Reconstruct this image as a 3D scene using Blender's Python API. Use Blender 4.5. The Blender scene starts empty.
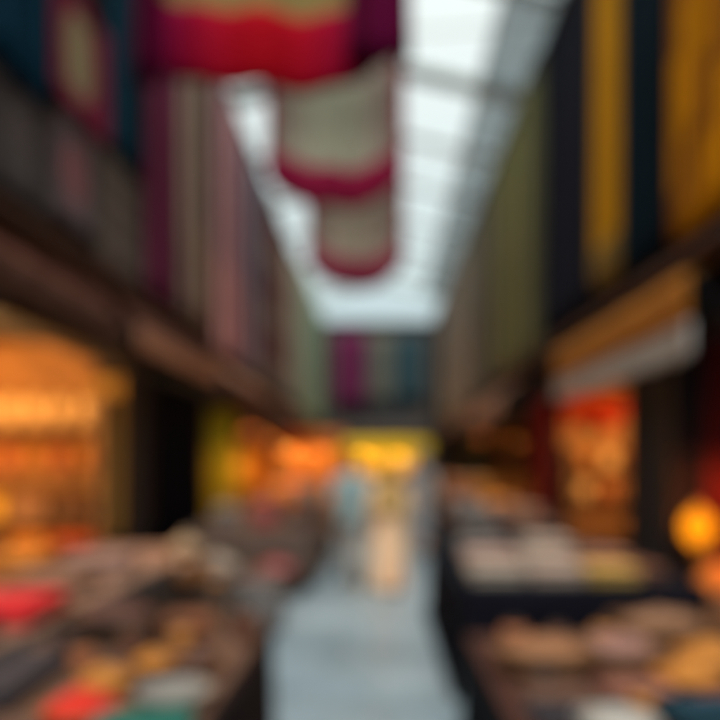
import bpy, bmesh, math, random
from mathutils import Vector, Matrix
random.seed(7)
R = math.radians; PI = math.pi
sc = bpy.context.scene; COL = sc.collection

# ------------------------------------------------------------------ camera
# street axis = +Y, eye height 1.65 m, 36 mm lens (frame width = 1 focal length)
CAM_H = 1.65
def at(px, py, Y):
    return Vector(((px-380)/720*Y, Y, CAM_H+(460-py)/720*Y))
cd = bpy.data.cameras.new('camera'); cam = bpy.data.objects.new('camera', cd); COL.objects.link(cam)
cam.location = (0, 0, CAM_H); cam.rotation_euler = (R(90), 0, 0)
cd.lens = 36; cd.sensor_width = 36; cd.shift_x = -20/720; cd.shift_y = 100/720
cd.clip_end = 500; cd.clip_start = 0.05
cd.dof.use_dof = True; cd.dof.focus_distance = 0.25
BLUR = 0.044                                    # blur disc as a share of the frame
cd.dof.aperture_fstop = 0.036/(BLUR/3.8)
sc.camera = cam

# ------------------------------------------------------------------ materials
MATS = {}
def _nt(name):
    m = bpy.data.materials.new(name); m.use_nodes = True
    nt = m.node_tree; return m, nt, nt.nodes['Principled BSDF']
def mat(name, c, rough=.7, var=.25, scale=6, metal=0, bump=.15, spec=.4, trans=0, coord='Object'):
    if name in MATS: return MATS[name]
    m, nt, b = _nt(name); N, L = nt.nodes, nt.links
    tc = N.new('ShaderNodeTexCoord'); no = N.new('ShaderNodeTexNoise')
    no.inputs['Scale'].default_value = scale; no.inputs['Detail'].default_value = 5
    L.new(tc.outputs[coord], no.inputs['Vector'])
    rp = N.new('ShaderNodeValToRGB')
    rp.color_ramp.elements[0].position = .3; rp.color_ramp.elements[1].position = .7
    rp.color_ramp.elements[0].color = tuple(x*(1-var) for x in c)+(1,)
    rp.color_ramp.elements[1].color = tuple(min(1, x*(1+var)) for x in c)+(1,)
    L.new(no.outputs['Fac'], rp.inputs['Fac']); L.new(rp.outputs['Color'], b.inputs['Base Color'])
    b.inputs['Roughness'].default_value = rough; b.inputs['Metallic'].default_value = metal
    b.inputs['Specular IOR Level'].default_value = spec
    if bump:
        bp = N.new('ShaderNodeBump'); bp.inputs['Strength'].default_value = bump; bp.inputs['Distance'].default_value = .02
        n2 = N.new('ShaderNodeTexNoise'); n2.inputs['Scale'].default_value = scale*8; L.new(tc.outputs[coord], n2.inputs['Vector'])
        L.new(n2.outputs['Fac'], bp.inputs['Height']); L.new(bp.outputs['Normal'], b.inputs['Normal'])
    if trans:
        tr = N.new('ShaderNodeBsdfTranslucent'); mx = N.new('ShaderNodeMixShader'); mx.inputs['Fac'].default_value = trans
        L.new(rp.outputs['Color'], tr.inputs['Color']); L.new(b.outputs[0], mx.inputs[1]); L.new(tr.outputs[0], mx.inputs[2])
        L.new(mx.outputs[0], N['Material Output'].inputs['Surface'])
    MATS[name] = m; return m

def textile(name, c1, c2, kind='plain', n=7, trans=.12, c3=None):
    """woven cloth: UV based pattern (warp stripes, bands, a rug medallion with a border) and a fine weave bump"""
    if name in MATS: return MATS[name]
    c1, c2, c3 = [tuple(min(.8, x*1.45) for x in c) if c else c for c in (c1, c2, c3)]
    m, nt, b = _nt(name); N, L = nt.nodes, nt.links
    uv = N.new('ShaderNodeUVMap'); sp = N.new('ShaderNodeSeparateXYZ'); L.new(uv.outputs[0], sp.inputs[0])
    def mth(op, a, bb=None, clamp=False):
        x = N.new('ShaderNodeMath'); x.operation = op; x.use_clamp = clamp
        for i, v in enumerate((a, bb)):
            if v is None: continue
            if isinstance(v, (int, float)): x.inputs[i].default_value = v
            else: L.new(v, x.inputs[i])
        return x.outputs[0]
    u, v = sp.outputs[0], sp.outputs[1]
    no = N.new('ShaderNodeTexNoise'); no.inputs['Scale'].default_value = 9; no.inputs['Detail'].default_value = 6; L.new(uv.outputs[0], no.inputs['Vector'])
    if kind == 'stripes':
        f = mth('GREATER_THAN', mth('SINE', mth('MULTIPLY', u, n*2*PI)), .35)
    elif kind == 'bands':
        f = mth('GREATER_THAN', mth('SINE', mth('MULTIPLY', v, n*2*PI)), .35)
    elif kind == 'diag':
        f = mth('GREATER_THAN', mth('SINE', mth('MULTIPLY', mth('ADD', mth('MULTIPLY', u, .8), mth('MULTIPLY', v, 1.6)), n*2*PI)), .45)
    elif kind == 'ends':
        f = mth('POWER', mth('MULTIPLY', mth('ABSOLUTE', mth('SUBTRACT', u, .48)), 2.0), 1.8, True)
    elif kind == 'medallion':
        du = mth('SUBTRACT', u, .5); dv = mth('SUBTRACT', v, .5)
        ell = mth('ADD', mth('MULTIPLY', mth('MULTIPLY', du, du), 7.5), mth('MULTIPLY', mth('MULTIPLY', dv, dv), 5.2))
        ell = mth('ADD', ell, mth('MULTIPLY', mth('SINE', mth('MULTIPLY', mth('ARCTAN2', dv, du), 12)), .05))
        f = mth('LESS_THAN', ell, .62)
    else:
        f = mth('MULTIPLY', no.outputs['Fac'], .8)
    mx = N.new('ShaderNodeMix'); mx.data_type = 'RGBA'; L.new(f, mx.inputs['Factor'])
    mx.inputs['A'].default_value = tuple(c1)+(1,); mx.inputs['B'].default_value = tuple(c2)+(1,)
    col = mx.outputs['Result']
    if c3:
        vo = N.new('ShaderNodeTexVoronoi'); vo.inputs['Scale'].default_value = 14; L.new(uv.outputs[0], vo.inputs['Vector'])
        g = mth('LESS_THAN', vo.outputs['Distance'], .27)
        m3 = N.new('ShaderNodeMix'); m3.data_type = 'RGBA'; L.new(g, m3.inputs['Factor'])
        L.new(col, m3.inputs['A']); m3.inputs['B'].default_value = tuple(c3)+(1,); col = m3.outputs['Result']
    hv = N.new('ShaderNodeHueSaturation'); L.new(col, hv.inputs['Color'])
    L.new(mth('ADD', mth('MULTIPLY', no.outputs['Fac'], .6), .7), hv.inputs['Value'])
    L.new(hv.outputs['Color'], b.inputs['Base Color']); b.inputs['Roughness'].default_value = .85
    b.inputs['Specular IOR Level'].default_value = .08
    wv = N.new('ShaderNodeTexNoise'); wv.inputs['Scale'].default_value = 160; L.new(uv.outputs[0], wv.inputs['Vector'])
    bp = N.new('ShaderNodeBump'); bp.inputs['Strength'].default_value = .25; bp.inputs['Distance'].default_value = .01
    L.new(wv.outputs['Fac'], bp.inputs['Height']); L.new(bp.outputs['Normal'], b.inputs['Normal'])
    if trans:
        tr = N.new('ShaderNodeBsdfTranslucent'); ms = N.new('ShaderNodeMixShader'); ms.inputs['Fac'].default_value = trans
        L.new(hv.outputs['Color'], tr.inputs['Color']); L.new(b.outputs[0], ms.inputs[1]); L.new(tr.outputs[0], ms.inputs[2])
        L.new(ms.outputs[0], N['Material Output'].inputs['Surface'])
    MATS[name] = m; return m

def glow(name, c, s):
    if name in MATS: return MATS[name]
    m, nt, b = _nt(name)
    b.inputs['Base Color'].default_value = tuple(c)+(1,); b.inputs['Emission Color'].default_value = tuple(c)+(1,)
    b.inputs['Emission Strength'].default_value = s
    MATS[name] = m; return m

def masonry(name, c1, c2, mortar, bw=.24, bh=.075, rough=.85):
    if name in MATS: return MATS[name]
    m, nt, b = _nt(name); N, L = nt.nodes, nt.links
    tc = N.new('ShaderNodeTexCoord'); sp = N.new('ShaderNodeSeparateXYZ'); cb = N.new('ShaderNodeCombineXYZ')
    L.new(tc.outputs['Object'], sp.inputs[0])
    ad = N.new('ShaderNodeMath'); ad.operation = 'ADD'; L.new(sp.outputs[0], ad.inputs[0]); L.new(sp.outputs[1], ad.inputs[1])
    L.new(ad.outputs[0], cb.inputs[0]); L.new(sp.outputs[2], cb.inputs[1])
    br = N.new('ShaderNodeTexBrick'); L.new(cb.outputs[0], br.inputs['Vector'])
    br.inputs['Scale'].default_value = 1; br.inputs['Brick Width'].default_value = bw; br.inputs['Row Height'].default_value = bh
    br.inputs['Mortar Size'].default_value = .006; br.inputs['Color1'].default_value = c1+(1,); br.inputs['Color2'].default_value = c2+(1,)
    br.inputs['Mortar'].default_value = mortar+(1,)
    no = N.new('ShaderNodeTexNoise'); no.inputs['Scale'].default_value = 1.3; no.inputs['Detail'].default_value = 7; L.new(tc.outputs['Object'], no.inputs['Vector'])
    hv = N.new('ShaderNodeHueSaturation'); L.new(br.outputs['Color'], hv.inputs['Color'])
    ml = N.new('ShaderNodeMath'); ml.operation = 'MULTIPLY_ADD'; ml.inputs[1].default_value = .9; ml.inputs[2].default_value = .55
    L.new(no.outputs['Fac'], ml.inputs[0]); L.new(ml.outputs[0], hv.inputs['Value'])
    L.new(hv.outputs['Color'], b.inputs['Base Color']); b.inputs['Roughness'].default_value = rough
    bp = N.new('ShaderNodeBump'); bp.inputs['Strength'].default_value = .4; bp.inputs['Distance'].default_value = .01; bp.invert = True
    L.new(br.outputs['Fac'], bp.inputs['Height']); L.new(bp.outputs['Normal'], b.inputs['Normal'])
    MATS[name] = m; return m

WOOD_D = mat('dark_wood', (.035, .018, .010), .55, .4, 9)
WOOD = mat('wood', (.16, .075, .032), .6, .35, 9)
WOOD_L = mat('pale_wood', (.34, .20, .11), .6, .3, 9)
ROOFIRON = mat('pale_painted_iron', (.58, .63, .63), .5, .15, 5)
IRON = mat('painted_iron', (.10, .12, .13), .45, .2, 5, metal=.3)
BRASS = mat('brass', (.55, .33, .10), .3, .25, 8, metal=.9)
BLACK = mat('black_cloth', (.006, .006, .010), .95, .3, 5, spec=.05)
NAVYC = mat('navy_cloth', (.008, .012, .018), .95, .3, 5, spec=.05)
SKIN = mat('skin', (.40, .22, .14), .55, .1, 10)
HAIR = mat('hair', (.012, .009, .007), .5, .3, 30)

# ------------------------------------------------------------------ mesh helpers
class MB:
    def __init__(s): s.v = []; s.f = []; s.uv = {}
    def box(s, x0, x1, y0, y1, z0, z1, M=None):
        k = len(s.v)
        for p in ((x0,y0,z0),(x1,y0,z0),(x1,y1,z0),(x0,y1,z0),(x0,y0,z1),(x1,y0,z1),(x1,y1,z1),(x0,y1,z1)):
            s.v.append(Vector(p) if M is None else M @ Vector(p))
        for q in ((0,3,2,1),(4,5,6,7),(0,1,5,4),(1,2,6,5),(2,3,7,6),(3,0,4,7)): s.f.append(tuple(k+i for i in q))
        return s
    def tube(s, pts, r, n=8, cap=True):
        pts = [Vector(p) for p in pts]; rs = r if isinstance(r, (list, tuple)) else [r]*len(pts)
        k = len(s.v)
        for i, p in enumerate(pts):
            d = (pts[min(i+1, len(pts)-1)]-pts[max(i-1, 0)]).normalized()
            a = d.cross(Vector((0,0,1)) if abs(d.z) < .9 else Vector((1,0,0))).normalized(); b = d.cross(a)
            for j in range(n):
                t = 2*PI*j/n; s.v.append(p+(a*math.cos(t)+b*math.sin(t))*rs[i])
        for i in range(len(pts)-1):
            for j in range(n):
                s.f.append((k+i*n+j, k+i*n+(j+1)%n, k+(i+1)*n+(j+1)%n, k+(i+1)*n+j))
        if cap:
            s.f.append(tuple(k+j for j in reversed(range(n)))); s.f.append(tuple(k+(len(pts)-1)*n+j for j in range(n)))
        return s
    def lathe(s, prof, c=(0,0,0), n=24, sx=1, sy=1, ripple=0, rn=8, cap=True):
        k = len(s.v); c = Vector(c)
        for (r, z) in prof:
            for j in range(n):
                t = 2*PI*j/n; rr = r*(1+ripple*math.sin(rn*t))
                s.v.append(c+Vector((rr*math.cos(t)*sx, rr*math.sin(t)*sy, z)))
        for i in range(len(prof)-1):
            for j in range(n):
                s.f.append((k+i*n+j, k+i*n+(j+1)%n, k+(i+1)*n+(j+1)%n, k+(i+1)*n+j))
        if cap: s.f.append(tuple(k+j for j in reversed(range(n)))); s.f.append(tuple(k+(len(prof)-1)*n+j for j in range(n)))
        return s
    def grid(s, fn, nu, nv):
        k = len(s.v)
        for i in range(nu+1):
            for j in range(nv+1):
                s.uv[len(s.v)] = (i/nu, j/nv); s.v.append(Vector(fn(i/nu, j/nv)))
        for i in range(nu):
            for j in range(nv):
                a = k+i*(nv+1)+j; s.f.append((a, a+nv+1, a+nv+2, a+1))
        return s
    def build(s, name, m, parent=None, loc=None, smooth=False, bevel=0, thick=0):
        me = bpy.data.meshes.new(name); me.from_pydata([tuple(v) for v in s.v], [], s.f)
        if s.uv:
            ul = me.uv_layers.new(name='UVMap')
            for lp in me.loops: ul.data[lp.index].uv = s.uv.get(lp.vertex_index, (0, 0))
        bm = bmesh.new(); bm.from_mesh(me)
        if not s.uv: bmesh.ops.recalc_face_normals(bm, faces=bm.faces)
        bm.to_mesh(me); bm.free()
        if smooth:
            for p in me.polygons: p.use_smooth = True
        me.materials.append(m)
        o = bpy.data.objects.new(name, me); COL.objects.link(o)
        if parent: o.parent = parent
        if loc is not None: o.location = loc
        if bevel:
            b = o.modifiers.new('bevel', 'BEVEL'); b.width = bevel; b.segments = 2; b.limit_method = 'ANGLE'
        if thick:
            t = o.modifiers.new('thickness', 'SOLIDIFY'); t.thickness = thick; t.offset = 0
        return o

def tag(o, label=None, cat=None, group=None, kind=None):
    if label: o['label'] = label
    if cat: o['category'] = cat
    if group: o['group'] = group
    if kind: o['kind'] = kind
    return o
def thing(name, loc, label, cat, group=None, rz=0):
    o = bpy.data.objects.new(name, None); COL.objects.link(o); o.location = loc; o.rotation_euler = (0, 0, rz)
    return tag(o, label, cat, group)
KIDS = {}
def copy_tree(o, parent=None):
    c = o.copy(); COL.objects.link(c); c.parent = parent
    for ch in [x for x in bpy.data.objects if x.parent == o]: copy_tree(ch, c)
    return c
def clone(o, loc, label, rz=None, scale=None):
    c = copy_tree(o); c.location = loc; c['label'] = label
    if rz is not None: c.rotation_euler = (0, 0, rz)
    if scale is not None: c.scale = (scale,)*3
    return c
def light(name, loc, c, w, r=.08, parent=None):
    ld = bpy.data.lights.new(name, 'POINT'); ld.color = c; ld.energy = w; ld.shadow_soft_size = r
    o = bpy.data.objects.new(name, ld); COL.objects.link(o); o.location = loc
    if parent: o.parent = parent
    return o

# ------------------------------------------------------------------ ground and street
g = MB().grid(lambda u, v: (-120+240*u, -60+240*v, 0), 24, 24).build('ground', mat('earth', (.10, .09, .08), .9)); tag(g, kind='structure')
def paving():
    m, nt, b = _nt('stone_paving'); N, L = nt.nodes, nt.links
    tc = N.new('ShaderNodeTexCoord')
    br = N.new('ShaderNodeTexBrick'); L.new(tc.outputs['Object'], br.inputs['Vector'])
    br.inputs['Scale'].default_value = 1; br.inputs['Brick Width'].default_value = .8; br.inputs['Row Height'].default_value = .4
    br.inputs['Mortar Size'].default_value = .008
    br.inputs['Color1'].default_value = (.215, .295, .34, 1); br.inputs['Color2'].default_value = (.26, .335, .375, 1); br.inputs['Mortar'].default_value = (.15, .16, .16, 1)
    no = N.new('ShaderNodeTexNoise'); no.inputs['Scale'].default_value = .9; no.inputs['Detail'].default_value = 8; L.new(tc.outputs['Object'], no.inputs['Vector'])
    hv = N.new('ShaderNodeHueSaturation'); L.new(br.outputs['Color'], hv.inputs['Color'])
    ml = N.new('ShaderNodeMath'); ml.operation = 'MULTIPLY_ADD'; ml.inputs[1].default_value = 1.4; ml.inputs[2].default_value = .30
    L.new(no.outputs['Fac'], ml.inputs[0]); L.new(ml.outputs[0], hv.inputs['Value']); L.new(hv.outputs['Color'], b.inputs['Base Color'])
    mr = N.new('ShaderNodeMapRange'); mr.inputs['To Min'].default_value = .28; mr.inputs['To Max'].default_value = .5
    L.new(no.outputs['Fac'], mr.inputs['Value']); L.new(mr.outputs[0], b.inputs['Roughness'])
    bp = N.new('ShaderNodeBump'); bp.inputs['Strength'].default_value = .3; bp.inputs['Distance'].default_value = .006; bp.invert = True
    L.new(br.outputs['Fac'], bp.inputs['Height']); L.new(bp.outputs['Normal'], b.inputs['Normal'])
    return m
s = MB().grid(lambda u, v: (-3.2+6.4*u, -5+44.9*v, .004), 8, 30).build('pavement', paving()); tag(s, kind='structure')

# ------------------------------------------------------------------ buildings
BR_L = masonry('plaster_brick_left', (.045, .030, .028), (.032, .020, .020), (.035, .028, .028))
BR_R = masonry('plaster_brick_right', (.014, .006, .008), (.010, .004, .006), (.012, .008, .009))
MAROON = mat('maroon_paint', (.20, .012, .010), .6, .3, 3)
AMBERW = mat('ochre_paint', (.42, .20, .07), .7, .25, 3)
DARKW = mat('dark_plaster', (.030, .022, .020), .8, .3, 3)
PLANK = mat('brown_boards', (.10, .045, .028), .65, .35, 7)

def building(side, y0, y1, h, opens, label, wallm, inner, z_lin=2.8):
    """a shop house: side -1 left, +1 right of the street; opens = [(ya, yb)] open shop fronts"""
    t = thing('shop_building', (side*3, y0, 0), label, 'building', 'shop buildings along the lane')
    def X(a, b): return (a, b) if side > 0 else (-b, -a)
    def bx(mb, a, b, ya, yb, za, zb):
        p, q = X(a, b); return mb.box(p, q, ya-y0, yb-y0, za, zb)
    w = MB()
    edges = [y0]+[e for o in opens for e in o]+[y1]
    for i in range(0, len(edges), 2):
        if edges[i+1]-edges[i] > .02: bx(w, 0, .3, edges[i], edges[i+1], 0, z_lin)
    bx(w, 0, .3, y0, y1, z_lin, h)
    bx(w, .3, 4, y0, y0+.08, 0, h-.05); bx(w, .3, 4, y1-.08, y1, 0, h-.05); bx(w, 3.8, 4, y0+.08, y1-.08, 0, h-.05)
    w.build('wall', wallm, t)
    bx(MB(), -.12, 4.05, y0+.003, y1-.003, h, h+.16).build('cornice', DARKW, t)
    bx(MB(), .3, 3.8, y0+.08, y1-.08, z_lin+.25, z_lin+.35).build('ceiling', WOOD_D, t)
    ln = MB(); bx(ln, .303, 3.79, y1-.10, y1-.083, 0, z_lin+.24); bx(ln, 3.78, 3.797, y0+.09, y1-.11, 0, z_lin+.24)
    ln.build('lining', inner, t)
    bx(MB(), -.30, -.002, y0+.01, y1-.01, z_lin+.66, z_lin+.74).build('ledge', PLANK, t)
    n = max(1, int((y1-y0)/2.6))
    for k in range(n):
        yc = y0+(k+.5)*(y1-y0)/n
        for zc in (5.0, 7.4):
            fm = MB()
            for a in (yc-.5, yc+.42): bx(fm, -.04, -.002, a, a+.08, zc-.65, zc+.65)
            for a in (zc-.65, zc+.57, zc-.04): bx(fm, -.035, -.004, yc-.42, yc+.42, a, a+.08)
            fr = fm.build('window', WOOD_D, t)
            bx(MB(), -.018, -.006, yc-.42, yc+.42, zc-.57, zc+.57).build('pane', mat('window_glass', (.03, .04, .05), .1, .1, 2, bump=0), fr)
    for (a, b) in opens:
        fr = MB(); bx(fr, -.05, -.003, a-.09, a, 0, z_lin+.08); bx(fr, -.05, -.003, b, b+.09, 0, z_lin+.08); bx(fr, -.05, -.003, a, b, z_lin, z_lin+.08)
        fr.build('shop_frame', WOOD_D, t)
    return t
building(-1, -4, 8.6, 8.6, [(3.0, 8.35)], 'nearest brown building on the left, its open shop glowing orange', BR_L, AMBERW)
building(-1, 8.6, 13.9, 8.5, [(9.3, 11.9)], 'left building with an unlit black shop opening beyond the orange shop', BR_L, DARKW)
building(-1, 13.9, 21, 8.5, [(14.3, 20.7)], 'left building behind the yellow green cloth, third along the lane', BR_L, AMBERW)
building(-1, 21, 39.9, 8.4, [(21.4, 28), (29, 38)], 'farthest left building, behind the grey green hanging, reaching the end of the lane', BR_L, AMBERW)
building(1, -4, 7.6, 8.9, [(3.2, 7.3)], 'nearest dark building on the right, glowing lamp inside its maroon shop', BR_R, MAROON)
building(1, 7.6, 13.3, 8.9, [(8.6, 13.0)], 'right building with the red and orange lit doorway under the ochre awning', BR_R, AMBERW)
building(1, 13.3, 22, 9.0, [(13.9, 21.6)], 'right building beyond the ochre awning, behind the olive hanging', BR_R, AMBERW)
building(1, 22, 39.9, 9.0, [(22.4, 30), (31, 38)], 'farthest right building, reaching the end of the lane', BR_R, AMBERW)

e = thing('market_hall', (0, 40, 0), 'wide grey brown building closing the far end of the lane', 'building')
ew = MB()
for a, b in ((-8, -2.4), (2.4, 8)): ew.box(a, b, 0, .4, 0, 3.2)
ew.box(-8, 8, 0, .4, 3.2, 9.1).box(-8, 8, 5, 5.3, 0, 9.1).box(-8, -7.7, .4, 5, 0, 9.1).box(7.7, 8, .4, 5, 0, 9.1)
ew.build('wall', masonry('end_brick', (.11, .09, .08), (.085, .07, .06), (.08, .07, .065)), e)
MB().box(-8.1, 8.1, -.2, 5.4, 9.1, 9.3).build('cornice', DARKW, e)
MB().box(-2.4, 2.4, .6, .7, .01, 3.4).build('doorway', AMBERW, e)
for x in (-6, -3.4, -.9, .9, 3.4, 6):
    for z in (4.6, 7):
        f = MB().box(x-.5, x+.5, -.05, -.003, z-.7, z+.7).build('window', WOOD_D, e)
        MB().box(x-.42, x+.42, -.06, -.052, z-.62, z+.62).build('pane', MATS['window_glass'], f)

# ------------------------------------------------------------------ glazed roof over the lane
rf = thing('glass_roof', (0, 11, 8.9), 'pale glazed roof on grey cross beams above the lane', 'roof')
RY0, RY1 = 9.2, 34
def roofz(x): return .75*(1-min(1, abs(x)/3.1)) + .15
yb = 11.7
k = 0
while yb < RY1:
    b = MB()
    b.tube([(-3.1, yb-11, roofz(-3.1)), (0, yb-11, roofz(0)), (3.1, yb-11, roofz(3.1))], .20 if k == 1 else .10, 6)
    b.build('roof_beam', ROOFIRON, rf); yb += 3.05; k += 1
for x in (-2.1, 0, 2.05):
    MB().box(x-.025, x+.025, RY0-11, RY1-11, roofz(x)+.03, roofz(x)+.13).build('purlin', ROOFIRON, rf)
def glassmat():
    m, nt, b = _nt('dusty_roof_glass'); N, L = nt.nodes, nt.links
    t = N.new('ShaderNodeBsdfTransparent'); t.inputs['Color'].default_value = (.93, .96, .95, 1)
    tl = N.new('ShaderNodeBsdfTranslucent'); tl.inputs['Color'].default_value = (.8, .85, .85, 1)
    mx = N.new('ShaderNodeMixShader'); mx.inputs['Fac'].default_value = .12
    L.new(t.outputs[0], mx.inputs[1]); L.new(tl.outputs[0], mx.inputs[2]); L.new(mx.outputs[0], N['Material Output'].inputs['Surface']); return m
GL = glassmat()
GREYP = mat('grey_sheeting', (.24, .29, .305), .5, .15, 2, trans=.5)
for x0, x1, m in ((-3.1, -2.1, GL), (-2.1, 0, GL), (0, 2.05, GL), (2.05, 3.1, GREYP)):
    y = RY0
    while y < RY1-.1:
        ye = min(y+3.05 if y > RY0 else 11.7, RY1)
        MB().grid(lambda u, v: (x0+(x1-x0)*u, y+.02+(ye-y-.04)*v-11, roofz(x0+(x1-x0)*u)+.15), 1, 1).build('roof_pane', m, rf, thick=.0)
        y = ye

# ------------------------------------------------------------------ hanging textiles on the house fronts
def fold(u, n, a, ph): return a*math.sin(n*2*PI*u+ph)+a*.4*math.sin(n*4.7*PI*u+ph*1.7)
def hanging(side, px0, px1, ztop, zbot, m, label, x=2.80, n=3, a=.05, group=None, border=None, tri=0, name='hanging_textile', cat='hanging cloth'):
    Y = [abs(x*720/(px-380)) for px in (px0, px1)]; y0, y1 = min(Y), max(Y)
    w = y1-y0; h = ztop-zbot; ph = random.random()*6
    t = thing(name, (side*x, y0, zbot), label, cat, group)
    n = max(2, round(n*w/1.2))
    # u=0 must be the left edge as seen from the lane
    def fn(u, v):
        d = fold(u, n, a*(1.2-.6*v), ph)
        vv = v
        return (-side*d, w*u, h*vv - (1-vv)*tri*abs(u-.5))
    MB().grid(fn, n*14, 18).build('cloth', m, t, smooth=True, thick=.012)
    if border is not None:
        bw = min(.14*w, .16)
        for u0 in (0, 1):
            def fb(u, v):
                uu = bw/w*u if u0 == 0 else 1-bw/w*(1-u)
                return (-side*(fold(uu, n, a*(1.2-.6*v), ph)+.016), w*uu, h*v-(1-v)*tri*abs(uu-.5))
            MB().grid(fb, 8, 18).build('side_border', border, t, smooth=True, thick=.008)
        for v0, v1 in ((0, .10), (.90, .995)):
            def fb(u, v):
                uu = bw/w+(1-2*bw/w)*u; vv = v0+(v1-v0)*v
                return (-side*(fold(uu, n, a*(1.2-.6*vv), ph)+.016), w*uu, h*vv-(1-vv)*tri*abs(uu-.5))
            MB().grid(fb, n*10, 4).build('end_border', border, t, smooth=True, thick=.008)
    r = MB().tube([(0, -.08, h+.015), (0, w+.08, h+.015)], .022, 8)
    for yy in (.1, w-.1): r.tube([(0, yy, h+.015), (side*(3-x), yy, h+.05)], .012, 6)
    r.build('rail', WOOD_D, t)
    return t
T = textile
G1, G2 = 'cloths hung on the left house fronts', 'cloths hung on the right house fronts'
TEAL = T('teal_navy', (.004, .028, .052), (.006, .038, .066))
hanging(-1, -60, 46, 8.3, 4.6, TEAL, 'dark teal navy cloth at the top left corner of the picture', group=G1)
hanging(-1, 50, 106, 5.95, 4.85, T('medallion_rug', (.25, .035, .075), (.34, .29, .16), 'medallion', c3=(.22, .12, .09)), 'rug with pale oval medallion in a crimson field between two teal cloths', group=G1, n=1, a=.02, border=T('crimson_trim', (.24, .02, .06), (.20, .02, .05)), name='hanging_rug', cat='rug')
hanging(-1, 110, 140, 8.3, 4.95, T('teal_navy_two', (.006, .032, .055), (.010, .042, .064)), 'teal navy cloth just right of the medallion rug, left of the long maroon one', group=G1)
hanging(-1, -20, 52, 4.6, 3.75, T('grey_rug', (.10, .09, .09), (.14, .12, .115), 'medallion', c3=(.03, .02, .02)), 'short dark brown grey rug low on the left wall, left of the faded pink one', group=G1, x=2.86, n=1, a=.02, name='hanging_rug', cat='rug')
hanging(-1, 54, 92, 4.8, 3.85, T('pink_patch_rug', (.19, .15, .15), (.36, .15, .155), 'medallion', c3=(.10, .08, .11)), 'short grey rug with faded pink centre under the medallion rug', group=G1, x=2.86, n=1, a=.02, name='hanging_rug', cat='rug')
hanging(-1, 96, 140, 4.9, 3.7, T('grey_beige_rug', (.18, .15, .12), (.13, .09, .08), 'bands', 4), 'short grey beige banded rug under the right hand teal cloth', group=G1, x=2.86, n=1, a=.02, name='hanging_rug', cat='rug')
hanging(-1, 145, 177, 8.2, 3.7, T('maroon_long', (.24, .045, .105), (.09, .02, .045), 'stripes', 2), 'long maroon purple cloth hanging beside the taupe one on the left', group=G1)
hanging(-1, 179, 205, 8.2, 3.75, T('taupe_long', (.16, .10, .08), (.36, .28, .21), 'stripes', 2), 'long taupe striped cloth right of the maroon one on the left', group=G1)
hanging(-1, 206, 214, 8.2, 3.6, T('umber_long', (.07, .03, .028), (.05, .02, .02)), 'narrow umber brown cloth between the taupe and the dusty rose one', group=G1, n=2)
hanging(-1, 215, 238, 8.2, 3.5, T('rose_long', (.30, .085, .115), (.58, .36, .35), 'stripes', 2), 'long dusty rose striped cloth on the left front', group=G1)
hanging(-1, 239, 262, 8.1, 3.5, T('plum_grey', (.12, .09, .12), (.30, .24, .27), 'stripes', 2), 'plum grey cloth right of the dusty rose one', group=G1)
hanging(-1, 263, 284, 8.0, 3.5, T('red_brown', (.13, .05, .045), (.20, .14, .11), 'bands', 3), 'red brown banded cloth far along the left front', group=G1)
hanging(-1, 285, 299, 8.0, 3.5, T('taupe_far', (.42, .32, .25), (.20, .14, .10), 'stripes', 3), 'pale taupe cloth just left of the grey green one', group=G1)
hanging(-1, 300, 322, 8.3, 3.2, T('grey_green', (.27, .33, .24), (.19, .24, .17)), 'wide grey green cloth at the far end of the left front', group=G1, x=2.7)

hanging(1, 673, 780, 8.4, 3.72, T('ochre_diag', (.55, .21, .004), (.28, .095, .010), 'diag', 1.5), 'orange ochre cloth with brown slanting bands at the top right corner', group=G2)
hanging(1, 627, 672, 8.4, 3.75, T('black_navy', (.004, .010, .016), (.006, .016, .024)), 'black navy cloth between the two ochre cloths on the right', group=G2)
hanging(1, 596, 626, 8.4, 3.85, T('yellow_ochre', (.60, .255, .006), (.50, .20, .005)), 'bright yellow ochre cloth between the black navy and the charcoal one', group=G2, border=T('dark_ochre_trim', (.20, .12, .03), (.14, .08, .02)))
hanging(1, 542, 595, 8.4, 3.75, T('charcoal', (.018, .018, .026), (.012, .012, .018)), 'wide charcoal cloth left of the yellow ochre one', group=G2)
hanging(1, 497, 541, 8.7, 3.6, T('olive', (.27, .245, .095), (.12, .115, .06), 'stripes', 3), 'olive green striped cloth left of the charcoal one', group=G2)
hanging(1, 470, 496, 8.6, 3.4, T('grey_olive', (.22, .19, .13), (.08, .065, .05), 'stripes', 3), 'grey olive cloth further along the right front', group=G2)
hanging(1, 442, 469, 8.6, 3.2, T('brown_grey', (.32, .24, .19), (.11, .08, .06), 'stripes', 5), 'brown grey striped cloth, farthest along the right front', group=G2)

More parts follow.
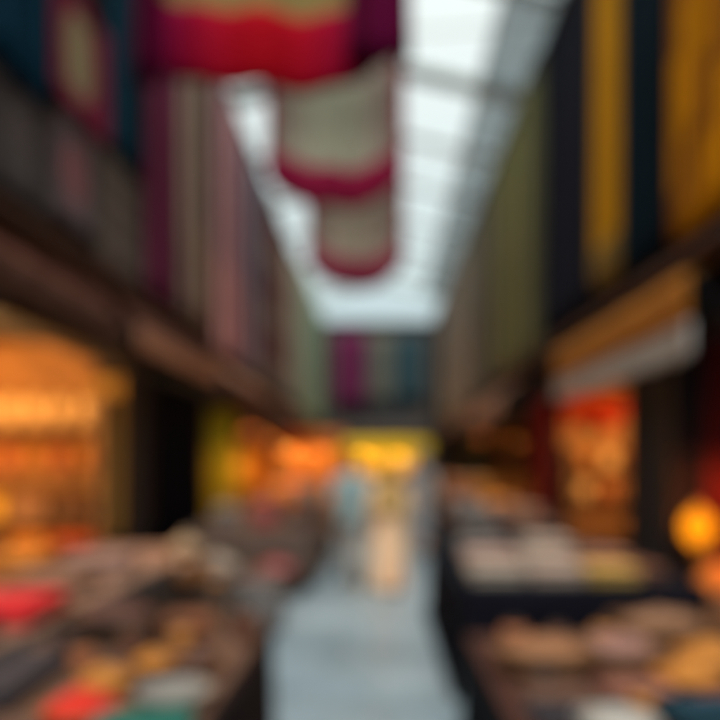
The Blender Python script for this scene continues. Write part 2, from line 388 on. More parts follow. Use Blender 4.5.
# cloths on the end building
def end_cloth(px0, px1, z0, z1, m, label):
    a, b = (px0-380)/720*39.6, (px1-380)/720*39.6; w = b-a; ph = random.random()*5
    t = thing('hanging_textile', (a, 39.6, z0), label, 'hanging cloth', 'cloths hung on the end building')
    MB().grid(lambda u, v: (w*u, fold(u, 4, .07, ph), (z1-z0)*v), 50, 8).build('cloth', m, t, smooth=True, thick=.012)
    MB().tube([(-.1, 0, z1-z0+.02), (w+.1, 0, z1-z0+.02)], .03, 8).build('rail', WOOD_D, t)
end_cloth(334, 366, 4.6, 8.7, T('magenta_end', (.12, .018, .06), (.08, .013, .042)), 'magenta purple cloth on the building at the end of the lane')
end_cloth(371, 392, 4.8, 8.6, T('sage_end', (.12, .125, .10), (.085, .085, .07)), 'grey sage cloth between the magenta and the teal one at the end')
end_cloth(396, 424, 4.9, 8.6, T('teal_end', (.03, .065, .078), (.025, .05, .06)), 'dark teal cloth on the right of the building at the end')

# ------------------------------------------------------------------ banners strung across the lane
def banner(px0, px1, py_side, py_mid, ztop, Y, bh, body, border, tailm, label, tails=False):
    a, b = (px0-380)/720*Y, (px1-380)/720*Y; w = b-a
    zs = CAM_H+(460-py_side)/720*Y; zm = CAM_H+(460-py_mid)/720*Y; h = ztop-zm
    t = thing('rounded_banner', (a, Y, zm), label, 'banner', 'rounded banners strung across the lane')
    def bot(u): return (zs-zm)*(abs(2*u-1)**2.4)
    def yo(u, v): return .10*math.sin(u*9+1)*(1-.5*v)+.05*math.sin(u*23)+.06*math.sin(v*7)
    MB().grid(lambda u, v: (w*u, yo(u, v), bot(u)+bh*.9+(h-bot(u)-bh*.9)*v), 60, 14).build('cloth', body, t, smooth=True, thick=.012)
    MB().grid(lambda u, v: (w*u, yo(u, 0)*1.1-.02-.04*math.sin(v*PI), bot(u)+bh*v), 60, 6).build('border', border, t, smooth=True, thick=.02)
    sw = .055*w
    for s0 in (0, 1):
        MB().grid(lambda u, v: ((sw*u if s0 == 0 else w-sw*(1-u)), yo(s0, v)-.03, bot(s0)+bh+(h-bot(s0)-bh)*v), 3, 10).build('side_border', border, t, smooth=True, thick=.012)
    rope = [( -3-a + 6*i/12, 0, h+.02+.25*abs(i/12*2-1)**2) for i in range(13)]
    MB().tube(rope, .015, 6).build('rope', WOOD_L, t)
    if tails:
        for s0, ln, ww in ((0, .30, .24), (1, .06, .62)):
            cx = w*s0-.12*s0
            MB().grid(lambda u, v: (cx+(u-.5)*ww*(1.1-.2*v), .07*math.sin(u*25)-.08, bot(s0)-ln+(ln+h-bot(s0))*v), 30, 10).build('gathered_end', tailm, t, smooth=True, thick=.012)
    return t
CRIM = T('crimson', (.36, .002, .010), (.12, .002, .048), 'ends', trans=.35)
CRIM2 = T('crimson_two', (.24, .009, .045), (.19, .009, .038), trans=.3)
CRIM3 = T('crimson_three', (.24, .026, .06), (.20, .024, .05), trans=.3)
WINE = T('wine', (.11, .002, .032), (.065, .002, .022), trans=.25)
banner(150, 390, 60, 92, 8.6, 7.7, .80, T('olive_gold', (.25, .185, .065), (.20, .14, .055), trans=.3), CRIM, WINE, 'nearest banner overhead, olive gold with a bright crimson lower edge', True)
banner(266, 404, 176, 210, 8.75, 12, .66, T('stone_body', (.30, .30, .225), (.22, .125, .12), 'ends', trans=.3), CRIM2, WINE, 'middle banner overhead, grey beige with a dark crimson lower edge')
banner(307, 404, 262, 290, 8.75, 17.4, .72, T('brown_body', (.28, .235, .18), (.19, .12, .11), 'ends', trans=.3), CRIM3, WINE, 'farthest and smallest banner overhead, brown with a faded crimson edge')

# ------------------------------------------------------------------ awnings
def awning(side, y0, y1, ztop, zbot, out, cm, vm, vh, label, group=None, band=0):
    w = y1-y0
    t = thing('shop_awning', (side*3, y0, zbot), label, 'awning', group)
    MB().grid(lambda u, v: (-side*out*(1-v)-.03*side, w*u, (ztop-zbot)*v+.02*math.sin(u*w*9)*(1-v)), int(w*8), 6).build('canopy', cm, t, smooth=True, thick=.015)
    MB().grid(lambda u, v: (-side*(out+.035+.015*math.sin(u*w*14)), w*u, -vh*(1-v)-max(0, band-.05)*v-.03*abs(math.sin(u*w*5))*(1-v)), int(w*14), 4).build('valance', vm, t, smooth=True, thick=.01)
    if band:
        MB().grid(lambda u, v: (-side*(out+.07+.01*math.sin(u*w*5)), w*u, .03-band*(1-v)), int(w*10), 4).build('front_band', cm, t, smooth=True, thick=.012)
    fr = MB().tube([(-side*out, 0, -.01), (-side*out, w, -.01)], .02, 6)
    for y in (.05, w/2, w-.05): fr.tube([(-side*out, y, -.01), (-side*.02, y, -.35)], .014, 6)
    fr.build('awning_frame', IRON, t)
    return t
OCH = T('awning_ochre', (.38, .155, .026), (.31, .12, .022), trans=.15)
GREYV = T('awning_grey', (.44, .46, .46), (.34, .36, .37), trans=.1)
awning(1, 6.15, 10.9, 3.42, 3.24, .30, OCH, GREYV, .68, 'ochre awning with pale grey valance over the red lit doorway', band=.44)
BRA = T('awning_brown', (.11, .045, .030), (.075, .03, .022))
BRB = T('awning_tan', (.38, .20, .125), (.28, .14, .09))
awning(-1, 3.2, 7.2, 3.5, 3.0, .45, BRA, T('umber_val', (.06, .03, .025), (.09, .05, .03)), .22, 'dark brown awning over the orange lit shop on the left', 'brown awnings along the left front')
awning(-1, 7.5, 11.3, 3.62, 3.05, .45, BRA, BRB, .22, 'brown awning with lighter valance over the black shop opening', 'brown awnings along the left front')
awning(-1, 11.7, 16.5, 3.5, 2.95, .6, BRB, BRA, .25, 'tan awning on the left above the yellow green cloth', 'brown awnings along the left front')
awning(-1, 17, 23, 3.3, 2.8, .7, BRB, BRA, .25, 'farthest tan awning on the left front', 'brown awnings along the left front')
awning(1, 13.6, 18.5, 3.4, 2.85, .7, BRB, T('rust_val', (.46, .26, .17), (.32, .17, .10)), .35, 'tan brown awning on the right just beyond the ochre one', 'brown awnings along the right front')
awning(1, 19.2, 26, 3.3, 2.75, .8, BRB, BRA, .3, 'farther tan awning on the right front', 'brown awnings along the right front')

# ------------------------------------------------------------------ lamps
def bulb_lamp(loc, drop, c, w, label, emis=1.3, r=.04, cat='lamp', group='hanging lamps in the shops', shaded=True):
    t = thing('hanging_lamp', loc, label, cat, group)
    MB().lathe([(.004, -r), (r*.6, -r*.8), (r, -.1*r), (r*.8, r*.6), (.02, r*1.1), (.018, r*1.5)], n=16).build('bulb', glow('bulb_%d_%d' % (emis, int(c[1]*100)), tuple(x**1.4 for x in c), emis), t, smooth=True)
    MB().tube([(0, 0, r*1.3), (0, 0, r*1.3+.06)], .022, 8).tube([(0, 0, r*1.3+.06), (0, 0, drop)], .004, 5).build('cord', BLACK, t)
    if shaded:                                   # deep metal shade, open below
        MB().lathe([(.17, -.15), (.10, .07), (.03, .10), (.03, .094), (.094, .065), (.165, -.15)], n=24, cap=False).build('lamp_shade', SHADE, t, smooth=True)
    light('lamp_light', (0, 0, -r-.035), c, w, .03, t)
    return t
SHADE = mat('shade_metal', (.16, .07, .03), .5, .2, 8, metal=.4)
WARM = (1, .52, .17); YEL = (1, .66, .18); RED = (1, .30, .08)

# ------------------------------------------------------------------ goods
def lathe_thing(name, loc, prof, m, label, cat, group=None, extra=(), n=24, sx=1, sy=1, body='body', ripple=0, rn=8):
    t = thing(name, loc, label, cat, group)
    MB().lathe(prof, n=n, sx=sx, sy=sy, ripple=ripple, rn=rn).build(body, m, t, smooth=True)
    for nm, pr, mm in extra: MB().lathe(pr, n=n).build(nm, mm, t, smooth=True)
    return t
def bowl(loc, r, m, heap, label, h=.5, group='bowls of goods', cat='bowl'):
    t = thing('bowl', loc, label, cat, group)
    MB().lathe([(r*.45, 0), (r*.5, .01), (r*.9, r*h*.6), (r, r*h), (r*.96, r*h), (r*.85, r*h*.62), (r*.4, .02)], n=28).build('vessel', m, t, smooth=True)
    if heap: MB().lathe([(r*.9, r*h*.75), (r*.75, r*h*1.05), (r*.5, r*h*1.4), (r*.25, r*h*1.7), (.004, r*h*1.85)], n=24, ripple=.03, rn=9).build('heap', heap, t, smooth=True)
    return t
def jar(loc, r, h, m, lidm, label, group='jars', name='jar'):
    t = thing(name, loc, label, 'jar', group)
    MB().lathe([(r*.9, 0), (r, .01), (r, h*.7), (r*.85, h*.82), (r*.6, h*.88)], n=18).build('body', m, t, smooth=True)
    MB().lathe([(r*.66, h*.88), (r*.68, h*.9), (r*.68, h*.98), (r*.6, h)], n=18).build('lid', lidm, t, smooth=True)
    return t
def folded(loc, w, d, h, m, label, rz=0, group='folded cloths', k=4, cat='folded cloth'):
    t = thing('folded_cloth', loc, label, cat, group, rz)
    mb = MB(); lh = h/k
    for i in range(k):
        e = .012*math.sin(i*2.3)
        mb.box(-w/2+e, w/2+e, -d/2-e, d/2-e, i*lh+.001, (i+1)*lh-.002)
    mb.build('cloth', m, t, bevel=min(.02, lh*.4))
    return t
def basket(loc, r, h, label, m, heap, group='baskets', sx=1.2):
    t = thing('basket', loc, label, 'basket', group)
    MB().lathe([(r*.75, 0), (r*.95, h*.5), (r, h), (r*.93, h), (r*.88, h*.5), (r*.7, .02)], n=30, sx=sx, ripple=.012, rn=15).build('woven_body', m, t, smooth=True)
    ring = [(r*sx*1.0*math.cos(a), r*math.sin(a), h) for a in [2*PI*i/24 for i in range(25)]]
    MB().tube(ring, .014, 6).build('rim', WOOD, t, smooth=True)
    if heap: MB().lathe([(r*.9, h*.8), (r*.7, h*1.15), (r*.4, h*1.4), (.004, h*1.5)], n=24, sx=sx, ripple=.05, rn=7).build('heap', heap, t, smooth=True)
    return t
def crate(loc, w, d, h, label, m, heap=None, rz=0, group='wooden crates'):
    t = thing('wooden_crate', loc, label, 'crate', group, rz)
    mb = MB()
    for x in (-w/2, w/2-.03):
        for y in (-d/2, d/2-.03): mb.box(x, x+.03, y, y+.03, 0, h)
    n = 3
    for i in range(n):
        z = .01+i*(h/n); zz = z+h/n*.7
        mb.box(-w/2+.031, w/2-.031, -d/2-.012, -d/2, z, zz).box(-w/2+.031, w/2-.031, d/2, d/2+.012, z, zz)
        mb.box(-w/2-.012, -w/2, -d/2, d/2, z, zz).box(w/2, w/2+.012, -d/2, d/2, z, zz)
    mb.box(-w/2+.03, w/2-.03, -d/2+.03, d/2-.03, .012, .03)
    mb.build('slats', m, t)
    if heap:
        def fn(u, v):
            e = math.sin(u*PI)*math.sin(v*PI)
            return (-w/2+.035+(w-.07)*u, -d/2+.035+(d-.07)*v, h*.7+h*.5*e**.6+.015*math.sin(u*17)*math.sin(v*13))
        MB().grid(fn, 20, 14).build('goods', heap, t, smooth=True, thick=.02)
    return t
def table(x0, x1, y0, y1, z, clothm, topm, label, drop=.65, skirt=True, group='display tables', topth=.04):
    t = thing('display_table', ((x0+x1)/2, (y0+y1)/2, 0), label, 'table', group)
    w, d = (x1-x0)/2, (y1-y0)/2
    MB().box(-w, w, -d, d, z-topth, z).build('table_top', topm, t, bevel=.008)
    for a in (-1, 1):
        for b in (-1, 1):
            MB().box(a*(w-.06)-.03, a*(w-.06)+.03, b*(d-.06)-.03, b*(d-.06)+.03, .005, z-topth-.002).build('leg', WOOD_D, t)
    if skirt:
        per = [(-w, -d), (w, -d), (w, d), (-w, d), (-w, -d)]
        ls = [2*w, 2*d, 2*w, 2*d]; tot = sum(ls)
        def fn(u, v):
            s = u*tot; i = 0
            while i < 3 and s > ls[i]: s -= ls[i]; i += 1
            f = s/ls[i]; p, q = Vector(per[i]), Vector(per[i+1]); c = p.lerp(q, f); nrm = Vector(((q-p).y, -(q-p).x)).normalized()
            o = .02+(1-v)*(.025+.02*math.sin(u*tot*22))
            return (c.x+nrm.x*o, c.y+nrm.y*o, z-drop+(drop-.003)*v)
        MB().grid(fn, int(tot*26), 8).build('table_skirt', clothm, t, smooth=True, thick=.006)
    return t
def handbag(loc, w, m, label, rz=0, group='leather bags'):
    t = thing('handbag', loc, label, 'bag', group, rz); h = w*.75
    def fn(u, v):
        a = 2*PI*u; r = (1-.25*v)*(1 if v < .97 else .6)
        return (math.copysign(abs(math.cos(a))**.5, math.cos(a))*w/2*(1-.12*v), math.copysign(abs(math.sin(a))**.6, math.sin(a))*w*.2*r, h*v)
    MB().grid(fn, 28, 10).build('bag_body', m, t, smooth=True, thick=.008)
    MB().grid(lambda u, v: (-w*.44+w*.88*u, -w*.215-.004+.05*w*v*v, h*(.45+.5*v)-.05*w*abs(u-.5)), 10, 5).build('flap', m, t, smooth=True, thick=.008)
    MB().tube([(w*.32*math.cos(a), 0, h*.93+w*.4*math.sin(a)) for a in [PI*i/12 for i in range(13)]], .011, 6).build('handle', m, t, smooth=True)
    return t
def cushion(loc, w, m, label, rz=0, tilt=0, group='cushions'):
    t = thing('cushion', loc, label, 'cushion', group, rz)
    def mk(sg):
        def fn(u, v):
            e = (max(0, math.sin(u*PI))*max(0, math.sin(v*PI)))**.35
            return ((u-.5)*w, (v-.5)*w, w*.18+sg*w*.17*e)
        return fn
    c = MB().grid(mk(1), 16, 16).grid(mk(-1), 16, 16).build('cover', m, t, smooth=True); c.rotation_euler = (tilt, 0, 0)
    return t
SPR = mat('red_powder', (.62, .028, .012), .9, .2, 40); SPO = mat('orange_powder', (.50, .19, .03), .9, .2, 40)
SPG = mat('teal_glaze', (.03, .16, .125), .3, .15, 12); PALE = mat('pale_ceramic', (.24, .225, .20), .35, .12, 12)
CER_B = mat('brown_glaze', (.20, .075, .02), .3, .3, 12); AMB = mat('amber_glaze', (.50, .20, .04), .3, .25, 12)
NUTS = mat('nuts', (.30, .15, .08), .8, .4, 50); DATE = mat('dates', (.11, .04, .025), .6, .4, 50)
WICK = mat('wicker', (.28, .14, .065), .8, .4, 40); CREAMC = T('cream_cloth', (.28, .245, .205), (.22, .19, .155), trans=0)
LEA_D = mat('dark_leather', (.045, .022, .018), .45, .3, 9); LEA_B = mat('brown_leather', (.14, .055, .03), .45, .3, 9)
LEA_R = mat('red_leather', (.25, .03, .035), .45, .3, 9); LEA_K = mat('grey_leather', (.16, .15, .145), .45, .3, 9)
REDC = T('red_cloth', (.55, .025, .03), (.42, .02, .025), trans=0); PINKC = T('pinkish_cloth', (.25, .14, .09), (.17, .095, .065), trans=0)
ORC = T('orange_cloth', (.60, .22, .04), (.48, .16, .03), trans=0); TEALC = T('teal_cloth', (.015, .10, .078), (.018, .08, .062), trans=0)
TERR_ = mat('terracotta_small', (.38, .13, .05), .6, .2, 10)
GREYC = T('grey_cloth', (.17, .16, .15), (.12, .115, .11), trans=0); BROC = T('brown_cloth', (.12, .065, .042), (.08, .042, .03), trans=0)
YELC = T('yellow_cloth', (.62, .38, .06), (.52, .28, .04), trans=.1); DKC = T('dark_cloth', (.04, .035, .038), (.03, .026, .03), trans=0)
BLUEC = T('blue_cloth', (.012, .035, .05), (.01, .028, .04), trans=0)

# ---- left near table (front of the orange shop)
table(-1.58, -.56, 1.5, 3.60, .82, mat('brown_skirt', (.025, .016, .015), .95, spec=.05), BROC, 'near left table with a dark brown skirt, crowded with goods')
bowl((-.93, 2.24, .82), .135, CER_B, SPR, 'bright red heap in a bowl at the bottom left, left of the teal cloth', group='goods bowls on the near left table')
bowl((-.98, 2.56, .82), .11, CER_B, SPO, 'orange heap in a bowl just behind the bright red one', group='goods bowls on the near left table')
bowl((-.88, 2.80, .82), .10, CER_B, SPO, 'smaller orange heap behind and right of the other orange one', group='goods bowls on the near left table')
folded((-.70, 2.10, .82), .28, .20, .08, TEALC, 'folded teal green cloth at the bottom edge left of the walkway', .15, 'folded cloths on the near left table')
bowl((-.70, 2.45, .82), .13, PALE, None, 'wide pale grey bowl at the walkway edge of the near left table', .4, 'goods bowls on the near left table')
bowl((-.72, 2.80, .82), .12, CER_B, mat('dark_dates', (.07, .03, .02), .6, .4, 50), 'bowl of dark brown goods behind the pale grey bowl', .45, 'goods bowls on the near left table')
crate((-1.22, 3.30, .82), .42, .30, .14, 'low dark crate of brown goods at the back of the near left table', WOOD_D, DATE, .1, 'crates on the near left table')
jar((-.62, 3.32, .82), .06, .16, LEA_B, WOOD_D, 'small brown pot at the rear walkway corner of the near left table')
folded((-1.34, 2.62, .82), .22, .55, .07, DKC, 'dark grey folded cloth left of the orange heaps', .05, 'folded cloths on the near left table')
folded((-1.36, 2.08, .82), .26, .36, .10, GREYC, 'grey folded cloth at the bottom left corner', .05, 'folded cloths on the near left table')
folded((-.92, 3.38, .82), .26, .26, .10, mat('rust_cloth', (.20, .07, .03), .9), 'rust brown folded cloth behind the orange heaps', .2, 'folded cloths on the near left table')
# ---- left counter before the shop opening (higher, along the wall)
table(-2.95, -1.62, 2.3, 6.6, .86, mat('grey_skirt', (.045, .037, .034), .9), PINKC, 'long higher counter in front of the orange shop', drop=.62)
k = folded((-1.85, 2.95, .86), .34, .50, .10, DKC, 'charcoal cloth folded at the near corner of the left counter', .03, 'folded cloths on the left counter')
folded((-1.88, 3.60, .86), .44, .50, .10, REDC, 'bright red folded cloth on the left counter at the left edge', .05, 'folded cloths on the left counter')
folded((-1.95, 4.30, .86), .42, .40, .12, PINKC, 'pinkish beige folded cloth behind the red one on the left counter', -.05, 'folded cloths on the left counter')
folded((-1.95, 5.05, .86), .42, .40, .13, T('rosy_beige', (.27, .17, .14), (.21, .13, .11), trans=0), 'rosy beige cloth at the far end of the left counter', .08, 'folded cloths on the left counter')
folded((-2.5, 4.90, .86), .46, .44, .18, ORC, 'orange folded cloth at the wall side of the left counter', .08, 'folded cloths on the left counter')
folded((-2.5, 5.6, .86), .44, .36, .10, BROC, 'brown folded cloth at the wall end of the left counter', 0, 'folded cloths on the left counter')
crate((-1.30, 4.30, 0), .42, .7, .55, 'tall grey brown crate on the ground beside the left counter', mat('grey_wood', (.13, .10, .085), .8, .3, 9), T('grey_brown_goods', (.18, .12, .09), (.12, .08, .065), trans=0), 0, 'crates on the ground at the left')
crate((-1.20, 5.0, 0), .40, .40, .45, 'brown crate on the ground behind the near left table', WOOD, NUTS, .1, 'crates on the ground at the left')
def sack(loc, r0, h, m, label, heap=None):
    t = thing('sack', loc, label, 'sack', 'open sacks on the ground at the left')
    MB().lathe([(r0*.85, 0), (r0*1.05, h*.25), (r0, h*.7), (r0*.9, h*.88), (r0*1.02, h), (r0*.94, h*1.01), (r0*.8, h*.86)], n=26, ripple=.035, rn=7).build('sack_body', m, t, smooth=True)
    MB().lathe([(r0*.85, h*.86), (r0*.6, h*.98), (.004, h*1.06)], n=20, ripple=.04, rn=5).build('contents', heap or NUTS, t, smooth=True)
    return t
GREYS = mat('grey_sack', (.16, .155, .15), .95, .3, 14, spec=.05); BRS = mat('brown_sack', (.12, .075, .05), .95, .3, 14, spec=.05)
sack((-1.15, 6.9, .006), .22, .50, GREYS, 'grey sack of dark nuts on the ground at the left edge of the walkway', DATE)
sack((-1.62, 6.65, .006), .24, .55, BRS, 'brown sack of rusty powder right behind the urn stool', SPO)
sack((-1.30, 7.6, .006), .22, .46, BRS, 'brown sack behind the grey sack at the walkway edge', DATE)
sack((-1.80, 7.5, .006), .24, .52, GREYS, 'grey sack of pale goods nearer the wall', PALE)
sack((-2.15, 6.0, .006), .25, .72, BRS, 'tall brown sack between the counter and the urn stool', DATE)
for (x, y, rr, hh, m, l) in [(-1.05, 3.05, .05, .13, LEA_B, 'small brown pot in front of the low crate'), (-.86, 3.12, .045, .12, AMB, 'small amber pot beside the brown pot'), (-1.18, 2.86, .05, .10, TERR_, 'small terracotta pot left of the orange heaps'),
        (-1.30, 2.98, .05, .15, LEA_D, 'dark pot at the wall side of the near left table')]:
    jar((x, y, .82), rr, hh, m, WOOD_D, l, 'small pots on the near left table')
# ---- big amber pot + neighbours on a stool
t = thing('round_stool', (-1.55, 5.75, 0), 'dark round stool holding the amber brown urn', 'stool')
MB().lathe([(.24, .55), (.26, .57), (.26, .61), (.24, .62)], n=24).build('seat', WOOD_D, t)
for a in range(4): MB().tube([(.14*math.cos(a*PI/2+.4), .14*math.sin(a*PI/2+.4), .55), (.22*math.cos(a*PI/2+.4), .22*math.sin(a*PI/2+.4), .006)], .022, 8).build('leg', WOOD_D, t)
u = thing('urn', (-1.55, 5.75, .62), 'amber brown urn with tan lid on a stool at the left', 'urn')
MB().lathe([(.09, 0), (.10, .01), (.17, .08), (.19, .15), (.16, .23), (.10, .27), (.09, .29)], n=28).build('body', CER_B, u, smooth=True)
MB().lathe([(.11, .29), (.13, .30), (.12, .35), (.06, .40), (.02, .41), (.025, .44), (.004, .46)], n=28).build('lid', mat('tan_lid', (.42, .27, .15), .6), u, smooth=True)
for sgn in (-1, 1): MB().tube([(sgn*(.17+.07*math.sin(a)), 0, .15+.07*math.cos(a)) for a in [PI*i/8 for i in range(9)]], .014, 6).build('handle', CER_B, u)
# ---- left second stall, further on
table(-2.35, -.88, 9.1, 13.2, .80, mat('umber_skirt', (.085, .062, .052), .9), BROC, 'second table on the left, far beyond the urn, piled with dark bags', drop=.7)
bg = 'bags piled on the second left table'
for i, (x, y, w, m, l, rz) in enumerate([(-1.05, 9.4, .42, LEA_D, 'dark brown bag at the near walkway corner of the second left table', .2),
    (-1.5, 9.35, .46, LEA_R, 'dark red bag left of the dark brown corner bag', -.1), (-2.0, 9.4, .48, LEA_K, 'grey bag at the wall side of the pile of bags', .1),
    (-1.1, 10.2, .44, LEA_B, 'mid brown bag second from the front along the walkway', 0), (-1.65, 10.1, .5, LEA_K, 'grey bag in the second row behind the dark red bag', .2),
    (-1.1, 11.1, .42, LEA_D, 'dark bag third from the front along the walkway', .3), (-1.7, 11.0, .5, LEA_B, 'brown bag in the third row near the wall', -.2),
    (-1.1, 12.1, .44, LEA_K, 'grey bag fourth from the front along the walkway', .1), (-1.75, 12.2, .48, LEA_D, 'dark bag at the far wall side of the second left table', 0)]):
    handbag((x, y, .8), w*.68, m, l, rz, bg)
crate((-1.25, 8.72, 0), .55, .40, .36, 'crate of dark red goods on the ground before the second left table', WOOD_D, LEA_R, 0, 'crates on the ground at the left')
crate((-1.95, 8.65, 0), .55, .42, .42, 'grey crate on the ground before the second left table, nearer the wall', MATS['grey_wood'], CREAMC, .1, 'crates on the ground at the left')
basket((-2.45, 7.3, 0), .30, .38, 'wicker basket of cream cloth on the ground below the black opening', WICK, CREAMC)
# third left table
table(-2.6, -1.0, 15, 20, .85, mat('rust_skirt', (.36, .13, .05), .9), ORC, 'third table on the left, in front of the far orange lit shop', drop=.7)
for i, (x, y, m, l) in enumerate([(-1.5, 15.4, GREYC, 'grey'), (-2.1, 15.4, ORC, 'orange'), (-1.5, 16.4, BROC, 'brown'), (-2.1, 16.4, CREAMC, 'cream'), (-1.5, 17.6, ORC, 'second orange, further back'), (-2.1, 17.6, REDC, 'red')]):
    folded((x, y, .85), .5, .6, .28, m, l+' pile of cloth on the third left table', 0, 'cloth piles on the third left table')

# ---- shelves inside the orange shop
def shelf_unit(loc, w, d, levels, h, label, WOOD=WOOD_L):
    t = thing('shelf_unit', loc, label, 'shelves', 'shelves in the shops')
    for x in (0, w-.04): MB().box(x, x+.04, 0, d, 0.005, h).build('side_panel', WOOD, t)
    for z in levels: MB().box(.042, w-.042, .002, d-.002, z-.03, z).build('shelf', WOOD, t)
    return t
SX, SY = -4.75, 8.05
shelf_unit((SX, SY, 0), 1.62, .42, (.45, .98, 1.52, 2.05), 2.4, 'tall wooden shelves glowing orange inside the left shop')
GOLD = mat('golden_glaze', (.78, .52, .24), .35, .2, 10); TERR = mat('terracotta', (.50, .16, .05), .6, .2, 10); YGLZ = mat('yellow_glaze', (.62, .38, .07), .35, .2, 10)
def shelf_row(z, xs, mk):
    for i, x in enumerate(xs): mk(i, (SX+x, SY+.20, z))
words = ['leftmost', 'second', 'third', 'fourth', 'rightmost']
shelf_row(2.05, (.22, .52, .82, 1.12, 1.42), lambda i, p: jar(p, .125, .36, GOLD, BRASS, words[i]+' golden jar on the top shelf of the orange shop', 'golden jars on the top shelf'))
shelf_row(1.52, (.22, .52, .82, 1.12, 1.42), lambda i, p: jar(p, .12, .34, TERR if i % 2 else AMB, BRASS, words[i]+' amber and terracotta jar on the second shelf of the orange shop', 'amber jars on the second shelf'))
for i, (x, m, l) in enumerate([(.30, YELC, 'yellow'), (.78, PINKC, 'pinkish'), (1.28, BROC, 'brown')]):
    folded((SX+x, SY+.22, .98), .42, .34, .26, m, l+' folded cloth on the third shelf of the orange shop', 0, 'cloths on the third shelf')
for i, (x, m, l) in enumerate([(.30, BROC, 'dull brown'), (.78, ORC, 'orange'), (1.28, T('vermilion_cloth', (.60, .10, .03), (.48, .08, .02), trans=0), 'vermilion')]):
    folded((SX+x, SY+.22, .45), .42, .34, .34, m, l+' folded cloth on the lowest shelf of the orange shop', 0, 'cloths on the lowest shelf')
bulb_lamp((-4.12, 6.95, 2.60), .5, WARM, 95, 'bare bulb hanging before the shelves of the orange shop', shaded=False)
bulb_lamp((-4.3, 5.4, 2.55), .55, WARM, 40, 'bare bulb deeper in the front of the orange shop, nearest the camera', shaded=False)
# black opening: closed dark door curtain
t = thing('door_curtain', (-2.93, 9.35, .05), 'black curtain closing the dark opening on the left', 'curtain')
MB().grid(lambda u, v: (.05*math.sin(u*40)*(1.1-v), 2.5*u, 2.68*v), 90, 8).build('cloth', BLACK, t, smooth=True, thick=.012)
MB().tube([(0, -.1, 2.7), (0, 2.6, 2.7)], .02, 8).build('rail', IRON, t)
# yellow green cloth
t = thing('hanging_scarf', (-2.97, 12.3, .55), 'narrow yellow green cloth hanging between the black opening and the far orange shop', 'hanging cloth')
MB().grid(lambda u, v: (.46*u, .03*math.sin(u*20), 2.0*v), 30, 8).build('cloth', T('yellow_green', (.62, .48, .03), (.52, .42, .03), trans=.5), t, smooth=True, thick=.01)
MB().tube([(-.03, 0, 2.02), (.5, 0, 2.02)], .018, 8).build('rail', WOOD_D, t)
t = thing('hanging_scarf', (-3.30, 8.28, .75), 'amber cloth added to extend the glow to the far edge of the orange lit shop front', 'hanging cloth')  # bright cloth added before the dark jamb to widen the shop's glow
MB().grid(lambda u, v: (.34*u, .02*math.sin(u*24), 1.85*v), 24, 8).build('cloth', T('amber_cloth', (.70, .40, .12), (.60, .30, .08), trans=.3), t, smooth=True, thick=.01)
MB().tube([(-.03, 0, 1.87), (.38, 0, 1.87)], .014, 8).build('rail', WOOD_D, t)

# ---- far left lit shops and the stalls at the far end
bulb_lamp((-3.7, 18.6, 2.3), .7, WARM, 70, 'shaded lamp in the far orange lit shop on the left', r=.05)
bulb_lamp((-2.45, 13.6, 2.35), .5, WARM, 80, 'shaded lamp under the tan awning on the left, nearest the yellow green cloth', r=.05)
bulb_lamp((-2.5, 16.3, 2.25), .5, WARM, 210, 'shaded lamp over the third left table', r=.05)
bulb_lamp((3.6, 19.0, 2.3), .7, WARM, 110, 'shaded lamp in the amber walled shop beyond the ochre awning')
bulb_lamp((2.35, 16.4, 2.3), .5, WARM, 75, 'shaded lamp under the tan brown awning on the right', r=.05)
bulb_lamp((-4.25, 7.2, 1.30), 1.45, WARM, 32, 'added unseen low bulb brightening the lower shelves of the orange shop', shaded=False)  # out-of-view fill bulb added to brighten the lower shelves
for i, (x, y, m, l) in enumerate([(-3.3, 19.9, ORC, 'orange'), (-3.9, 19.9, YELC, 'yellow'), (-3.6, 20.3, TERR, 'terracotta')]):
    t = thing('cloth_roll', (x, y, .1), l+' upright cloth roll at the back of the far left shop', 'cloth roll', 'cloth rolls in the far left shop')
    MB().tube([(0, 0, 0), (0, 0, 2.1)], .26 if i < 2 else .2, 16).build('roll', m, t, smooth=True)
    MB().tube([(0, 0, 2.1), (0, 0, 2.2)], .05, 10).build('core', WOOD_L, t)
